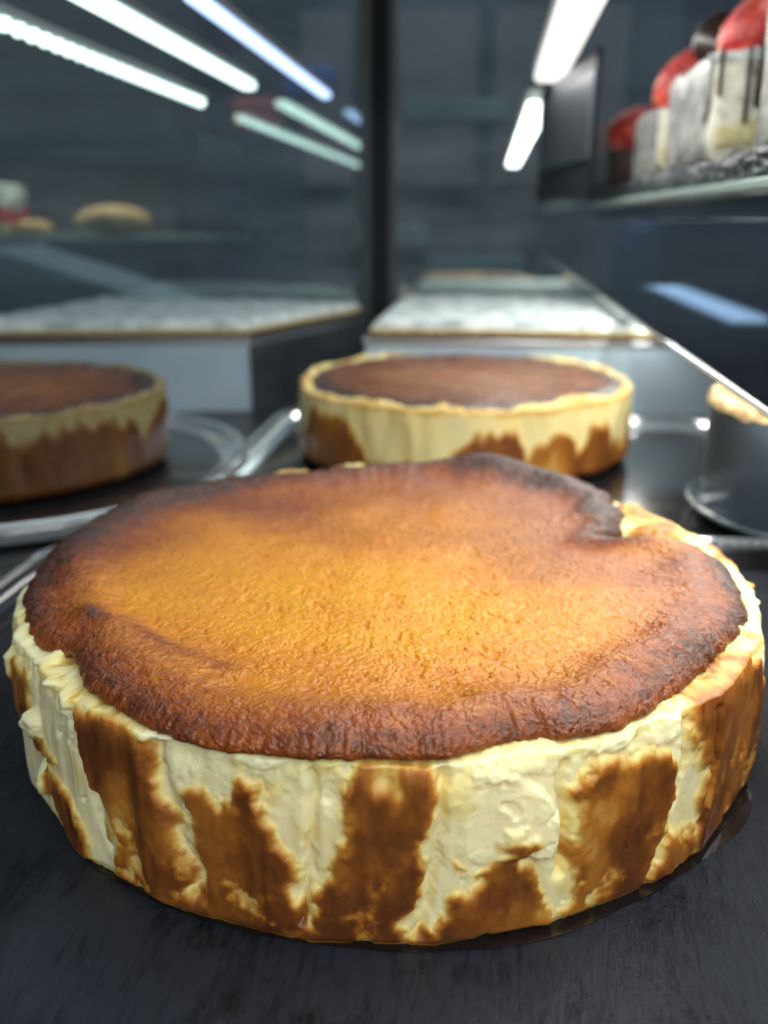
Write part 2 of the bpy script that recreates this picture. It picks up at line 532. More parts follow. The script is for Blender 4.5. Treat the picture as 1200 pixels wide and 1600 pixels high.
def front_cake(cx, cy):
    root = empty('cheesecake', 'large golden brown burnt cheesecake in sharp focus on the slate board', 'cheesecake', group='round burnt cheesecakes')
    R, H = 110.6, 45.4
    NU = 1500
    # denser columns on the side that faces the camera
    u = np.linspace(-1, 1, NU, endpoint=False)
    phi = PI * (0.62 * u + 0.38 * u ** 3)
    # ---------- side
    rows_z = np.r_[np.linspace(-0.2, 2.0, 8)[:-1], np.linspace(2.0, H - 2, 112)]
    ins = np.linspace(0, 1, 42)[1:]
    PH, ZZ = np.meshgrid(phi, rows_z)
    sx, cyy = np.sin(PH) * R, np.cos(PH) * R
    # warp for the patch outlines
    wp = fbm(sx, cyy, ZZ, 0.16, 4, 3) * 1.7 / R + fbm(sx, cyy, ZZ, 0.5, 3, 31) * 0.5 / R
    wz = fbm(sx, cyy, ZZ, 0.14, 4, 9) * 2.2
    d = np.full(PH.shape, -50.0)
    front = (PH[0] > -1.45) & (PH[0] < 1.5)
    for pl in PATCHES:
        plm = [(a * R, b) for a, b in pl]
        dd = sdist((PH[:, front] + wp[:, front]) * R, ZZ[:, front] + wz[:, front], plm)
        d[:, front] = np.maximum(d[:, front], dd)
    back = ~front
    d[:, back] = 6 * fbm(sx[:, back], cyy[:, back], ZZ[:, back] * 0.4, 0.05, 4, 5) + 1.5
    mott = fbm(sx, cyy, ZZ * 0.8, 0.2, 4, 21, 0.48)
    brown = sstep(-2.0, 3.8, d + 0.8 + 1.7 * mott)
    brown = brown * (0.66 + 0.34 * sstep(-0.6, 0.6, fbm(sx, cyy, ZZ * 0.7, 0.075, 5, 55, 0.6)))
    # pale pinholes and scrapes in the brown skin
    br_fine = sstep(0.12, 0.75, fbm(sx, cyy, ZZ * 0.8, 0.15, 5, 77, 0.62)) * sstep(30, 8, ZZ)
    brown = brown * (1 - 0.5 * br_fine)
    brown = brown * (1 - 0.24 * sstep(0.1, 0.7, fbm(sx, cyy, ZZ * 0.5, 0.05, 4, 78, 0.6)))
    # golden tint near the top rim, and faint tan stains in the pale curd
    top_t = sstep(H - 9, H - 1, ZZ + 3 * mott)
    brown = np.maximum(brown, top_t * (0.10 + 0.22 * sstep(-0.2, 0.7, fbm(sx, cyy, ZZ, 0.07, 3, 91))))
    brown = np.maximum(brown, 0.24 * sstep(-0.1, 0.8, fbm(sx, cyy, ZZ, 0.08, 4, 47)))
    # tops of the skins are golden rather than brown
    for (p0, z0, wp_, wz_, k) in [(0.12, 44.5, 7, 3.5, 0.5), (-0.46, 45, 7, 4, 0.6), (0.62, 37.5, 9, 1.8, 0.35), (0.95, 47, 16, 3.5, 0.4), (0.10, 40, 3.0, 3.2, 0.6), (0.13, 37.5, 1.6, 2.6, 0.5)]:
        brown *= 1 - k * gauss(PH, ZZ, p0, z0, wp_, wz_)
    # pale bottom rim line
    brown *= 1 - 0.45 * sstep(1.6, 0.3, ZZ + 0.5 * mott)
    # ---------- radius
    r = R + 0.6 * np.sin(np.clip(ZZ / H, 0, 1) * PI) - 0.7 * sstep(2.0, 0, ZZ) - 1.0 * sstep(H - 7, H, ZZ)
    # flattened facets left by the folds of the baking paper
    creases = np.array([-3.1, -2.75, -2.3, -1.95, -1.6, -1.22, -0.95, -0.615, -0.36, -0.05, 0.20, 0.435, 0.75, 0.86, 1.2, 1.55, 1.9, 2.3, 2.7, 3.1832])
    k = np.clip(np.searchsorted(creases, PH) - 1, 0, len(creases) - 2)
    c0, c1 = creases[k], creases[k + 1]
    hw = (c1 - c0) / 2
    chord = R * (np.cos(hw) / np.cos(PH - (c0 + c1) / 2)) - R * np.cos(hw * 0.55)
    r += 0.95 * chord
    # recessed where the skin came off with the paper
    skin = sstep(0.12, 0.7, brown)
    r += 1.1 * skin
    r += (1 - skin) * (0.42 * fbm(sx, cyy, ZZ * 0.6, 0.09, 3, 13, 0.42) + 0.30 * np.maximum(0, fbm(sx, cyy, ZZ, 0.4, 3, 15, 0.5)) * sstep(-0.1, 0.5, fbm(sx, cyy, ZZ, 0.06, 2, 14)))
    r += skin * (0.16 * fbm(sx, cyy, ZZ * 0.5, 0.16, 4, 66) + 0.06 * fbm(sx, cyy, ZZ, 0.6, 3, 68))

    r += 0.75 * fbm(sx, cyy, ZZ * 0.12, 0.15, 3, 19, 0.55) * sstep(0, 8, ZZ)
    torn = sstep(H - 15, H - 3, ZZ + 4 * fbm(sx, cyy, ZZ, 0.08, 3, 16)) * (1 - skin)
    r += torn * (0.85 * fbm(sx, cyy, ZZ * 1.3, 0.13, 5, 17, 0.55) - 0.5)
    r -= (1 - skin) * 0.8 * sstep(0.55, 0.95, fbm(sx, cyy, ZZ, 0.22, 3, 18))

    def groove(pts, width, depth):
        out = np.zeros(PH.shape)
        for (p1, z1), (p2, z2) in zip(pts[:-1], pts[1:]):
            ax, ay, bx, by = p1 * R, z1, p2 * R, z2
            px, py = (PH + wp * 0.5) * R, ZZ
            t = np.clip(((px - ax) * (bx - ax) + (py - ay) * (by - ay)) / ((bx - ax) ** 2 + (by - ay) ** 2), 0, 1)
            dd = np.hypot(px - ax - t * (bx - ax), py - ay - t * (by - ay))
            out = np.maximum(out, np.exp(-(dd / width) ** 2))
        return depth * out
    r -= groove([(0.445, 40), (0.437, 35), (0.452, 30), (0.455, 20), (0.448, 14)], 1.2, 3.4)
    r -= groove([(-0.03, 41), (-0.035, 25), (-0.055, 6)], 1.0, 2.1)
    r -= groove([(0.21, 42), (0.205, 25), (0.17, 3)], 1.1, 2.6)
    r -= groove([(0.76, 40), (0.765, 30), (0.73, 14), (0.67, 0)], 1.0, 2.0)
    r -= groove([(0.865, 40), (0.875, 22), (0.845, 10)], 1.1, 1.5)
    r -= groove([(-0.36, 40), (-0.31, 20), (-0.265, 6)], 2.4, 2.2)
    r -= groove([(-0.61, 40), (-0.56, 22), (-0.52, 8)], 1.0, 1.9)
    # torn flap right of the middle: a thick pale lip with a clean right edge
    fl_poly = [(0.235 * R, 25), (0.27 * R, 36), (0.32 * R, 41), (0.40 * R, 37), (0.43 * R, 31), (0.438 * R, 19), (0.40 * R, 18.5), (0.36 * R, 21), (0.29 * R, 19)]
    fd = sdist((PH + wp * 0.6) * R, ZZ + wz * 0.35, fl_poly)
    r += 1.5 * sstep(-0.3, 1.3, fd) * sstep(0.21, 0.40, PH) * (0.55 + 0.45 * sstep(44, 30, ZZ))
    brown *= 1 - 0.8 * sstep(0, 1.5, fd) * sstep(23, 26, ZZ)
    # crumbly torn lumps
    for (p0, z0, wpp, wzz, h) in [(-0.80, 28, 3.6, 4.0, 3.4), (-0.79, 12.5, 3.0, 5.5, 2.8), (-0.70, 43.5, 3.8, 3.0, 2.6),
                                  (-0.62, 41, 2.2, 3.2, 1.6), (-0.97, 37, 4, 5, 1.6), (-0.35, 43.5, 6, 2, 1.5), (0.30, 41, 4, 3, 1.2),
                                  (0.02, 45, 4, 1.6, 1.4), (0.56, 42, 7, 2.2, 1.6), (0.72, 41, 4, 3, 1.5), (1.45, 46, 5, 4, 3.0), (-0.13, 43.5, 6, 1.6, 1.0)]:
        g = gauss(PH + wp, ZZ + wz * 0.6, p0, z0, wpp, wzz)
        g = sstep(0.18, 0.8, g + 0.16 * fbm(sx, cyy, ZZ, 0.35, 3, 23))
        r += h * g * (0.8 + 0.35 * fbm(sx, cyy, ZZ, 0.3, 3, 29))
        brown *= 1 - 0.9 * g
    # ---------- top rim, running inwards below the crust
    rim_lift = 1.0 * fbm(np.sin(phi) * R, np.cos(phi) * R, 0 * phi, 0.09, 4, 41) + 0.5 * fbm(np.sin(phi) * R, np.cos(phi) * R, 0 * phi, 0.4, 3, 43)
    for p0, wd, h in ((-2.62, 9, 4.6), (-2.88, 11, 4.0), (3.10, 9, 4.4), (2.5, 7, 3.2), (2.72, 5, 3.0), (-1.98, 10, 3.4), (-1.70, 8, 2.4), (-2.3, 9, 3.0), (-1.45, 8, 1.6), (2.15, 10, 2.2)):
        rim_lift = rim_lift + h * np.exp(-(ang(phi - p0) * R / wd) ** 2)
    S, PHt = np.meshgrid(ins, phi, indexing='ij')
    rt = r[-1][None, :] - 2.2 * (1 - np.cos(np.minimum(S * 6, 1) * PI / 2)) - S * 34
    edge = np.sin(np.minimum(S * 6, 1) * PI / 2)
    tx, ty = np.sin(PHt) * rt, np.cos(PHt) * rt
    zt = rows_z[-1] + (0.5 + 0.9 * sstep(0.7, 1.3, np.abs(phi))[None, :] + rim_lift[None, :]) * edge
    zt += edge * (0.7 * fbm(tx, ty, 0 * tx, 0.2, 5, 61, 0.6)) - 4.0 * sstep(0.35, 0.9, S)
    # torn curd behind the notch on the right
    hump = gauss(PHt, rt, 1.98, 98, 26, 13)
    zt += hump * (2.2 + 2.0 * fbm(tx, ty, 0 * tx, 0.13, 4, 63))
    bt = 0.20 + 0.24 * fbm(tx, ty, 0 * tx, 0.1, 5, 71, 0.6) + 0.12 * S
    bt += hump * 0.22 + 0.30 * sstep(2.2, 2.6, np.abs(PHt)) * 0.5
    bt += 0.3 * sstep(0.3, 0.8, fbm(tx, ty, 0 * tx, 0.22, 4, 73))
    bt = np.clip(bt, 0.02, 0.66)
    bt = brown[-1][None, :] * (1 - edge) + bt * edge
    PHa = np.vstack([PH, PHt]); ra = np.vstack([r, rt]); za = np.vstack([ZZ, zt]); ba = np.vstack([brown, bt])
    # bottom closes
    P = np.stack([np.sin(PHa) * ra, -np.cos(PHa) * ra, za], -1) * 0.001
    P[..., 0] += cx; P[..., 1] += cy
    me = grid_mesh('cake_side', P, True, {'brown': ba})
    link('cake_side', me, MAT_SIDE, root)
    # ---------- burnt top
    oa = np.array(sorted(OUTLINE))
    po = np.r_[oa[-1, 0] - 2 * PI, oa[:, 0], oa[0, 0] + 2 * PI]
    ro = np.r_[oa[-1, 1], oa[:, 1], oa[0, 1]]
    rho = np.interp(phi, po, ro)
    ux, uy = np.sin(phi), np.cos(phi)
    rho = rho - 0.8 * sstep(1.2, 2.0, -phi)
    rho = rho + 2.6 * sstep(1.62, 1.78, phi) * sstep(2.5, 2.3, phi) * fbm(ux * R, uy * R, 0 * ux, 0.16, 4, 89, 0.6)
    rho = rho + 1.6 * sstep(0.66, 0.45, np.abs(phi)) + 1.5 * sstep(0.5, 0.7, phi) * sstep(1.5, 1.2, phi) + 0.8 * fbm(ux * R, uy * R, 0 * ux, 0.12, 4, 81) + 0.4 * fbm(ux * R, uy * R, 0 * ux, 0.45, 3, 83)
    s = np.r_[np.linspace(0.0, 0.72, 190), np.linspace(0.72, 1.0, 170)[1:]]
    und = np.linspace(0, 1, 8)[1:]
    S, PHc = np.meshgrid(s, phi, indexing='ij')
    RHO = np.broadcast_to(rho, S.shape)
    rr = S * RHO
    x, y = np.sin(PHc) * rr, np.cos(PHc) * rr          # y towards the camera
    d_in = RHO - rr                                     # mm from the edge
    z = 45.2 + 1.0 * sstep(10, 80, rr)
    z += 2.9 * np.exp(-((d_in - 11 - 4 * fbm(ux * R, uy * R, 0 * ux, 0.02, 2, 85)[None, :]) / 8.0) ** 2)
    z += 1.5 * sstep(60, 105, rr) * sstep(1.5, 2.1, -PHc)
    z -= 3.1 * (1 - np.sqrt(np.clip(1 - (1 - np.clip(d_in / 4.5, 0, 1)) ** 2, 0, 1)))
    z += 0.10 * sstep(30, 8, d_in) * sstep(0, 5, d_in) * fbm(PHc * 60, rr * 0.25, 0 * rr, 0.12, 4, 86)
    # hump at the back, fold at the left, bulging front left edge, sunken seam
    z += 5.5 * gauss(PHc, rr, 2.86, 101, 24, 13) + 2.4 * gauss(PHc, rr, 2.5, 100, 20, 12)
    z += 1.4 * gauss(PHc, rr, 2.2, 93, 14, 9) + 0.8 * gauss(PHc, rr, 1.70, 95, 12, 9) + 1.6 * gauss(PHc, rr, 2.0, 86, 14, 14) * fbm(x, y, 0 * x, 0.12, 4, 88)
    fold = sstep(-0.02, 0.05, ang(PHc + 0.80 - 0.0035 * (rr - 100)))
    z += 2.2 * fold * sstep(0.75, -0.2, ang(PHc + 0.75)) * sstep(78, 92, rr)
    z += 1.6 * gauss(PHc, rr, -0.88, 93, 6, 4.5) + 1.1 * gauss(PHc, rr, -0.62, 87, 10, 4) + 0.7 * gauss(PHc, rr, -0.4, 85, 14, 4)
    z -= 1.4 * np.exp(-((PHc + 0.795) * 100 / 2.0) ** 2) * sstep(80, 96, rr)
    z += 0.9 * fbm(x, y, 0 * x, 0.030, 3, 87)
    edge_s = sstep(34, 8, d_in)
    # pebbly, blistered skin
    bub = fbm(x, y, 0 * x, 0.34, 3, 95, 0.55)
    cell = np.abs(vnoise(x * 0.55, y * 0.55, 0 * x, 97)) + 0.5 * np.abs(vnoise(x * 1.1, y * 1.1, 0 * x, 98))
    cell2 = np.abs(vnoise(x * 0.95, y * 0.95, 0 * x, 197)) + 0.6 * np.abs(vnoise(x * 1.7, y * 1.7, 0 * x, 198))
    z += 0.11 * bub + 0.16 * (1 - edge_s * 0.5) * (0.5 - cell) + 0.06 * (0.5 - cell2)
    mid = sstep(70, 25, np.hypot(x - 12, y - 50))
    pits = sstep(0.45, 0.85, fbm(x, y, 0 * x, 0.19, 3, 99))
    z -= 0.55 * pits * (0.35 + 0.65 * mid)
    # colour of the bake
    lf = fbm(x, y, 0 * x, 0.022, 4, 101)
    cen = np.hypot((x + 2) / 1.2, (y - 34) / 1.0)
    burn = 0.13 + 0.42 * sstep(12, 108, cen + 11 * lf) + (0.22 + 0.10 * sstep(0.6, 1.4, np.abs(PHc))) * sstep(27, 4, d_in + 5 * lf + 3 * bub) + 0.17 * sstep(9, 1, d_in + 2 * bub)
    burn += 0.14 * lf
    burn += 0.20 * sstep(-45, -98, x) + 0.08 * sstep(-20, -90, y) + 0.06 * sstep(20, 90, x)
    burn += 0.10 * pits * mid
    burn += 0.34 * gauss(PHc, rr, 2.86, 101, 14, 8) + 0.34 * gauss(PHc, rr, 2.55, 96, 16, 7) + 0.3 * gauss(PHc, rr, 2.2, 92, 14, 9)
    burn += 0.36 * gauss(PHc, rr, -0.86, 92, 7, 3.4) + 0.30 * gauss(PHc, rr, -0.62, 86, 12, 3) + 0.18 * gauss(PHc, rr, -0.42, 84, 16, 3)
    burn += 0.10 * gauss(PHc, rr, 0.9, 92, 20, 8) + 0.16 * gauss(PHc, rr, -2.2, 96, 40, 10)
    burn -= 0.36 * gauss(PHc, rr, 1.72, 92, 12, 16) + 0.15 * gauss(PHc, rr, 1.45, 98, 22, 5)
    burn -= 0.10 * sstep(2.4, 0.2, d_in + 1.2 * bub) * sstep(2.6, 2.2, np.abs(PHc))
    burn += 0.18 * gauss(PHc, rr, 1.82, 78, 3, 9)
    burn += 0.10 * sstep(0.5, 0.9, fbm(x, y, 0 * x, 0.11, 4, 103)) * edge_s
    burn = np.clip(burn, 0, 0.98)
    # underside of the overhanging edge
    zu = np.repeat(z[-1:], len(und), 0) - 2.0 * und[:, None]
    ru = np.repeat(rho[None, :], len(und), 0) - 9.0 * und[:, None] ** 1.5
    pu = np.broadcast_to(phi, ru.shape)
    bu = np.repeat(burn[-1:], len(und), 0)
    X = np.vstack([x, np.sin(pu) * ru]); Y = np.vstack([y, np.cos(pu) * ru]); Z = np.vstack([z, zu])
    P = np.stack([X * 0.001 + cx, -Y * 0.001 + cy, Z * 0.001 + 0.0006], -1)
    me = grid_mesh('burnt_top', P, True, {'burn': np.vstack([burn, bu])})
    link('burnt_top', me, MAT_CRUST, root)
    return root


def far_cake(cx, cy, label, seed, R=111.0, H=45.6, brown_bias=0.0, side_mat=None, tall_rim=3.0, base_z=0.0, prof=None):
    root = empty('cheesecake', label, 'cheesecake', group='round burnt cheesecakes')
    phi = np.linspace(-PI, PI, 560, endpoint=False)
    rows = np.linspace(-0.2, H - 1.0, 46)
    PH, ZZ = np.meshgrid(phi, rows)
    sx, sy = np.sin(PH) * R, np.cos(PH) * R
    streak = fbm(sx, sy, ZZ * 0.25, 0.07, 4, seed)
    pr = np.array(prof)
    zb = np.interp(PH, pr[:, 0], pr[:, 1]) + 5 * fbm(sx, sy, ZZ * 0.15, 0.16, 4, seed + 3, 0.6) + 4 * fbm(sx, sy, ZZ, 0.09, 3, seed + 5)
    brown = sstep(-6, 6, zb - ZZ) * (0.75 + 0.25 * streak)
    brown = np.maximum(brown * 0.9, 0.16 + 0.1 * streak)
    brown = np.maximum(brown, 0.36 * sstep(H - 9, H - 1, ZZ + 3 * streak))
    r = R + 1.0 * fbm(sx, sy, 0 * ZZ, 0.012, 2, seed + 6) * 2.2 + 1.4 * fbm(sx, sy, ZZ * 0.3, 0.06, 4, seed + 7) + 0.9 * fbm(sx, sy, ZZ * 0.2, 0.10, 3, seed + 8) + 0.8 * sstep(0.3, 0.7, brown) - 2 * sstep(3, 0, ZZ)
    rimw = 1.3 * fbm(np.sin(phi) * R, np.cos(phi) * R, 0 * phi, 0.05, 5, seed + 9, 0.65)
    ins = np.linspace(0, 1, 22)[1:]
    S, PT = np.meshgrid(ins, phi, indexing='ij')
    e = np.sin(np.minimum(S * 5, 1) * PI / 2)
    rt = r[-1][None, :] - 1.5 * (1 - np.cos(np.minimum(S * 5, 1) * PI / 2)) - 26 * S
    zt = rows[-1] + (1.2 + tall_rim * 0.35 + tall_rim * 0.9 * rimw[None, :]) * e - 9 * sstep(0.10, 0.42, S)
    bt = np.clip(0.3 + 0.2 * fbm(np.sin(PT) * rt, np.cos(PT) * rt, 0 * rt, 0.1, 4, seed + 11), 0.05, 0.6)
    bt = brown[-1][None, :] * (1 - e) + bt * e
    A = np.vstack([PH, PT]); Ra = np.vstack([r, rt]); Za = np.vstack([ZZ, zt])
    P = np.stack([np.sin(A) * Ra * 0.001 + cx, -np.cos(A) * Ra * 0.001 + cy, Za * 0.001 + base_z], -1)
    link('cake_side', grid_mesh('cake_side', P, True, {'brown': np.vstack([brown, bt])}), side_mat or MAT_SIDE_FAR, root)
    s = np.r_[np.linspace(0, 0.8, 50), np.linspace(0.8, 1, 40)[1:]]
    S, PC = np.meshgrid(s, phi, indexing='ij')
    rho = R - 3.4 + 3.6 * fbm(np.sin(phi) * R, np.cos(phi) * R, 0 * phi, 0.045, 5, seed + 13, 0.6)
    rr = S * rho[None, :]
    x, y = np.sin(PC) * rr, np.cos(PC) * rr
    din = rho[None, :] - rr
    z = H - 2.0 + 2.2 * np.exp(-((din - 12) / 9) ** 2) - 2.5 * (1 - np.sqrt(np.clip(1 - (1 - np.clip(din / 5, 0, 1)) ** 2, 0, 1)))
    z += 1.3 * fbm(x, y, 0 * x, 0.035, 3, seed + 15) + 0.25 * fbm(x, y, 0 * x, 0.25, 3, seed + 17)
    burn = 0.12 + 0.3 * sstep(20, 100, rr + 15 * fbm(x, y, 0 * x, 0.03, 3, seed + 19)) + 0.5 * sstep(24, 2, din) + 0.12 * fbm(x, y, 0 * x, 0.05, 4, seed + 21)
    P = np.stack([x * 0.001 + cx, -y * 0.001 + cy, z * 0.001 + base_z], -1)
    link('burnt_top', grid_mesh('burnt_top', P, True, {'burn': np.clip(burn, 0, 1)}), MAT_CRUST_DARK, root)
    return root


CAKE1 = (-0.0283, 0.2626)
front_cake(*CAKE1)
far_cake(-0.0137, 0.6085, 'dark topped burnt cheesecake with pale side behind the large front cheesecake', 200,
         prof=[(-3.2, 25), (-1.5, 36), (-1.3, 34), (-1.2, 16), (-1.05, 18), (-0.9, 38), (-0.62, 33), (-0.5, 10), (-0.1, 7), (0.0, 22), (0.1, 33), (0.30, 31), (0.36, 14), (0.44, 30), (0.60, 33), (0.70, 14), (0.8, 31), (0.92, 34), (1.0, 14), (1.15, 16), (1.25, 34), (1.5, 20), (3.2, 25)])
far_cake(-0.3155, 0.535, 'blurred brown burnt cheesecake at the left, dimmed like a mirror image, on the round ended tray', 300, tall_rim=2.0, side_mat=side_material('cheesecake_side_dim', 0.27),  # built for a mirror image; its dimness is put into the side colour
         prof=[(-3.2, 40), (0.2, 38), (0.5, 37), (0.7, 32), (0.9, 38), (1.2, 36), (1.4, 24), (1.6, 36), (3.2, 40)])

# ------------------------------------------------------------------ slate board and trays
def rounded_rect(x0, y0, x1, y1, rad, n=14):
    pts = []
    for (cx, cy, a0) in ((x1 - rad, y1 - rad, 0), (x0 + rad, y1 - rad, PI / 2), (x0 + rad, y0 + rad, PI), (x1 - rad, y0 + rad, 1.5 * PI)):
        for i in range(n + 1):
            a = a0 + i / n * PI / 2
            pts.append((cx + rad * math.cos(a), cy + rad * math.sin(a)))
    return pts


def slate_board():
    nx, ny = 260, 260
    X, Y = np.meshgrid(np.linspace(-0.178, 0.24, nx), np.linspace(-0.05, 0.385, ny))
    Z = 0.00025 * fbm(X * 1000, Y * 300, 0 * X, 0.05, 4, 7) - 0.0003
    edge = np.minimum.reduce([X + 0.178, 0.24 - X, Y + 0.05, 0.385 - Y])
    Z -= 0.007 * (edge < 1e-6)
    # film of moisture in front of the cake, left edge curving towards the viewer
    ph_, rd_ = np.arctan2(X + 0.0283, -(Y - 0.2626)), np.hypot(X + 0.0283, Y - 0.2626) * 1000
    nz = fbm(X * 1000, Y * 1000, 0 * X, 0.06, 3, 11)
    wet = sstep(-0.02, 0.02, ph_ + 0.66 - (rd_ - 110) * 0.0045 + 0.02 * nz) * sstep(165, 140, rd_ + 6 * nz) * sstep(0.75, 0.3, ph_)
    me = grid_mesh('slate_board', np.stack([X, Y, Z], -1), False, {'wet': wet})
    o = link('slate_board', me, MAT_SLATE)
    tag(o, 'matt black slate board under the large front cheesecake', 'slate board')


slate_board()


def sweep_rim(name, path, prof, mat, parent):
    """closed path in xy, profile list of (outward offset, z)"""
    n = len(path)
    rows = []
    for off, z in prof:
        row = []
        for i in range(n):
            p0, p1 = path[i - 1], path[(i + 1) % n]
            tx, ty = p1[0] - p0[0], p1[1] - p0[1]
            L = math.hypot(tx, ty) or 1
            row.append((path[i][0] + ty / L * off, path[i][1] - tx / L * off, z))
        rows.append(row)
    return link(name, grid_mesh(name, np.array(rows), True), mat, parent)


def resample(path, step):
    pts = path + [path[0]]
    out, acc = [], 0.0
    for a, b in zip(pts[:-1], pts[1:]):
        L = math.hypot(b[0] - a[0], b[1] - a[1])
        if L < 1e-9:
            continue
        t = acc
        while t < L:
            out.append((a[0] + (b[0] - a[0]) * t / L, a[1] + (b[1] - a[1]) * t / L))
            t += step
        acc = t - L
    return out


BEAD = None


def tray(label, path, zf, rim_h, beads=None, group='black plastic cake trays', wide=0.014):
    root = empty('cake_tray', label, 'tray', group=group)
    cxm = sum(p[0] for p in path) / len(path); cym = sum(p[1] for p in path) / len(path)
    n = len(path)
    bm = bmesh.new()
    vs = [bm.verts.new((p[0], p[1], zf)) for p in path]
    bm.faces.new(vs)
    link('tray_base', bm_mesh('tray_base', bm), MAT_TRAY, root)
    prof = [(-0.001, zf + 0.0005), (wide * 0.25, zf + rim_h * 0.35), (wide * 0.42, zf + rim_h * 0.4), (wide * 0.55, zf + rim_h * 0.85),
            (wide * 0.68, zf + rim_h), (wide * 0.85, zf + rim_h), (wide, zf + rim_h * 0.7), (wide, zf - 0.001)]
    sweep_rim('tray_rim', path, prof, MAT_TRAY if rim_h > 0.012 else MAT_RIM, root)
    global BEAD
    if beads:
        if BEAD is None:
            bm = bmesh.new()
            bmesh.ops.create_uvsphere(bm, u_segments=10, v_segments=7, radius=0.0024)
            BEAD = bm_mesh('bead', bm)
            BEAD.materials.append(MAT_RIM)
            BEAD.polygons.foreach_set('use_smooth', np.ones(len(BEAD.polygons), bool))
        outer = sweep_path(path, wide * 0.76)
        for p in resample(outer, 0.0051):
            if beads(p):
                o = link('bead', BEAD, None, root)
                o.location = (p[0], p[1], zf + rim_h + 0.0006)
    return root


def sweep_path(path, off):
    n = len(path); out = []
    for i in range(n):
        p0, p1 = path[i - 1], path[(i + 1) % n]
        tx, ty = p1[0] - p0[0], p1[1] - p0[1]
        L = math.hypot(tx, ty) or 1
        out.append((path[i][0] + ty / L * off, path[i][1] - tx / L * off))
    return out


tray('black tray with a beaded rim that holds the slate board', rounded_rect(-0.19, -0.09, 0.26, 0.392, 0.05), -0.0095, 0.0135, beads=lambda p: p[1] > 0.39 and p[0] > 0.05)
tray('black tray with a beaded rim under the dark topped middle cheesecake', rounded_rect(-0.143, 0.425, 0.165, 0.68, 0.022), -0.004, 0.008, beads=lambda p: p[1] > 0.67 or (p[0] < -0.14 and p[1] > 0.5))
tray('round ended black tray under the left cheesecake', rounded_rect(-0.52, 0.395, -0.166, 0.655, 0.125), -0.004, 0.008, wide=0.018)

# wet sheen that has seeped out round the cake
def puddle():
    m = M('seeped_syrup', (0.010, 0.008, 0.008), 0.09, spec=0.5)
    n = m.noise(150, 2)
    b = m.bump(n, 'Fac', 0.08, 0.001)
    m.l(b, 'Normal', m.b, 'Normal')
    phi = np.linspace(-0.62, 1.32, 420)
    n1 = fbm(np.sin(phi) * 110, np.cos(phi) * 110, 0 * phi, 0.045, 3, 5)
    n3 = fbm(np.sin(phi) * 110, np.cos(phi) * 110, 0 * phi, 0.22, 3, 6)
    ridge = (1.9 + 0.9 * n1 + 2.4 * np.exp(-((phi - 1.0) / 0.13) ** 2)) * sstep(-0.1, 0.25, phi) * sstep(1.25, 1.1, phi) + 0.6
    rows = []
    for k, (t, z) in enumerate(((0, .0009), (.15, .0009), (.4, .00085), (.6, .0007), (.8, .0004), (.92, .0001), (1.0, -0.0003))):
        rad = (110.6 + ridge * t) * 0.001
        if k == 0:
            rad = rad * 0 + 0.104
        zz = (z + 0.0003) * sstep(-0.1, 0.25, phi) * - 0.0003
        rows.append(np.stack([CAKE1[0] + np.sin(phi) * rad, CAKE1[1] - np.cos(phi) * rad, zz], -1))
    o = link('syrup_puddle', grid_mesh('syrup_puddle', np.array(rows)), m.m)
    tag(o, 'thin dark glossy line of syrup seeping out under the front cheesecake', 'puddle')


puddle()

# ------------------------------------------------------------------ risers with sheet cakes
def bilinear(q, u, v):
    a, b, c, d = [np.array(p) for p in q]
    return (a * (1 - u) * (1 - v) + b * u * (1 - v) + c * u * v + d * (1 - u) * v)


def inset(q, k):
    c = np.mean(np.array(q), 0)
    return [tuple(c + (np.array(p) - c) * k) for p in q]


def riser_set(q, z0, zr, labels, seed):
    """q: four plan corners, front left, front right, back right, back left"""
    rs = empty('display_riser', labels[0], 'riser', group='grey display risers')
    prism('riser_body', q, z0, zr, MAT_RISER, rs, 0.0012)
    tr = empty('baking_tray', labels[1], 'baking tray', group='steel sheet cake trays')
    prism('tray_pan', inset(q, 1.01), zr + 0.0005, zr + 0.0045, MAT_STEEL, tr, 0.001)
    ck = empty('sheet_cake', labels[2], 'sheet cake', group='white topped sheet cakes')
    qi = inset(q, 0.985)
    prism('cake_base', qi, zr + 0.005, zr + 0.009, MAT_BISCUIT, ck, 0.0008)
    prism('sponge_layer', inset(q, 0.982), zr + 0.009, zr + 0.0125, MAT_SPONGE, ck, 0.0008)
    # cream topping: lumpy sheet with piped bumps along the edges
    nu, nv = 150, 110
    U, V = np.meshgrid(np.linspace(0, 1, nu), np.linspace(0, 1, nv))
    pl = np.array(inset(q, 0.98))
    XY = (pl[0] * ((1 - U) * (1 - V))[..., None] + pl[1] * (U * (1 - V))[..., None] + pl[2] * (U * V)[..., None] + pl[3] * ((1 - U) * V)[..., None])
    x, y = XY[..., 0] * 1000, XY[..., 1] * 1000
    ed = np.minimum.reduce([U, 1 - U, V, 1 - V]) * 260
    lump = np.abs(np.sin(x / 9.5)) * np.abs(np.sin(y / 9.5))
    h = 7.0 * np.sqrt(np.clip(1 - (1 - np.clip(ed / 7, 0, 1)) ** 2, 0, 1)) + 1.1 * lump * sstep(0, 5, ed) * sstep(40, 10, ed) + 1.1 * fbm(x, y, 0 * x, 0.07, 4, seed) * sstep(0, 6, ed)
    Z = zr + 0.0115 + h * 0.001
    link('cream_topping', grid_mesh('cream_topping', np.stack([XY[..., 0], XY[..., 1], Z], -1)), MAT_CREAM, ck)


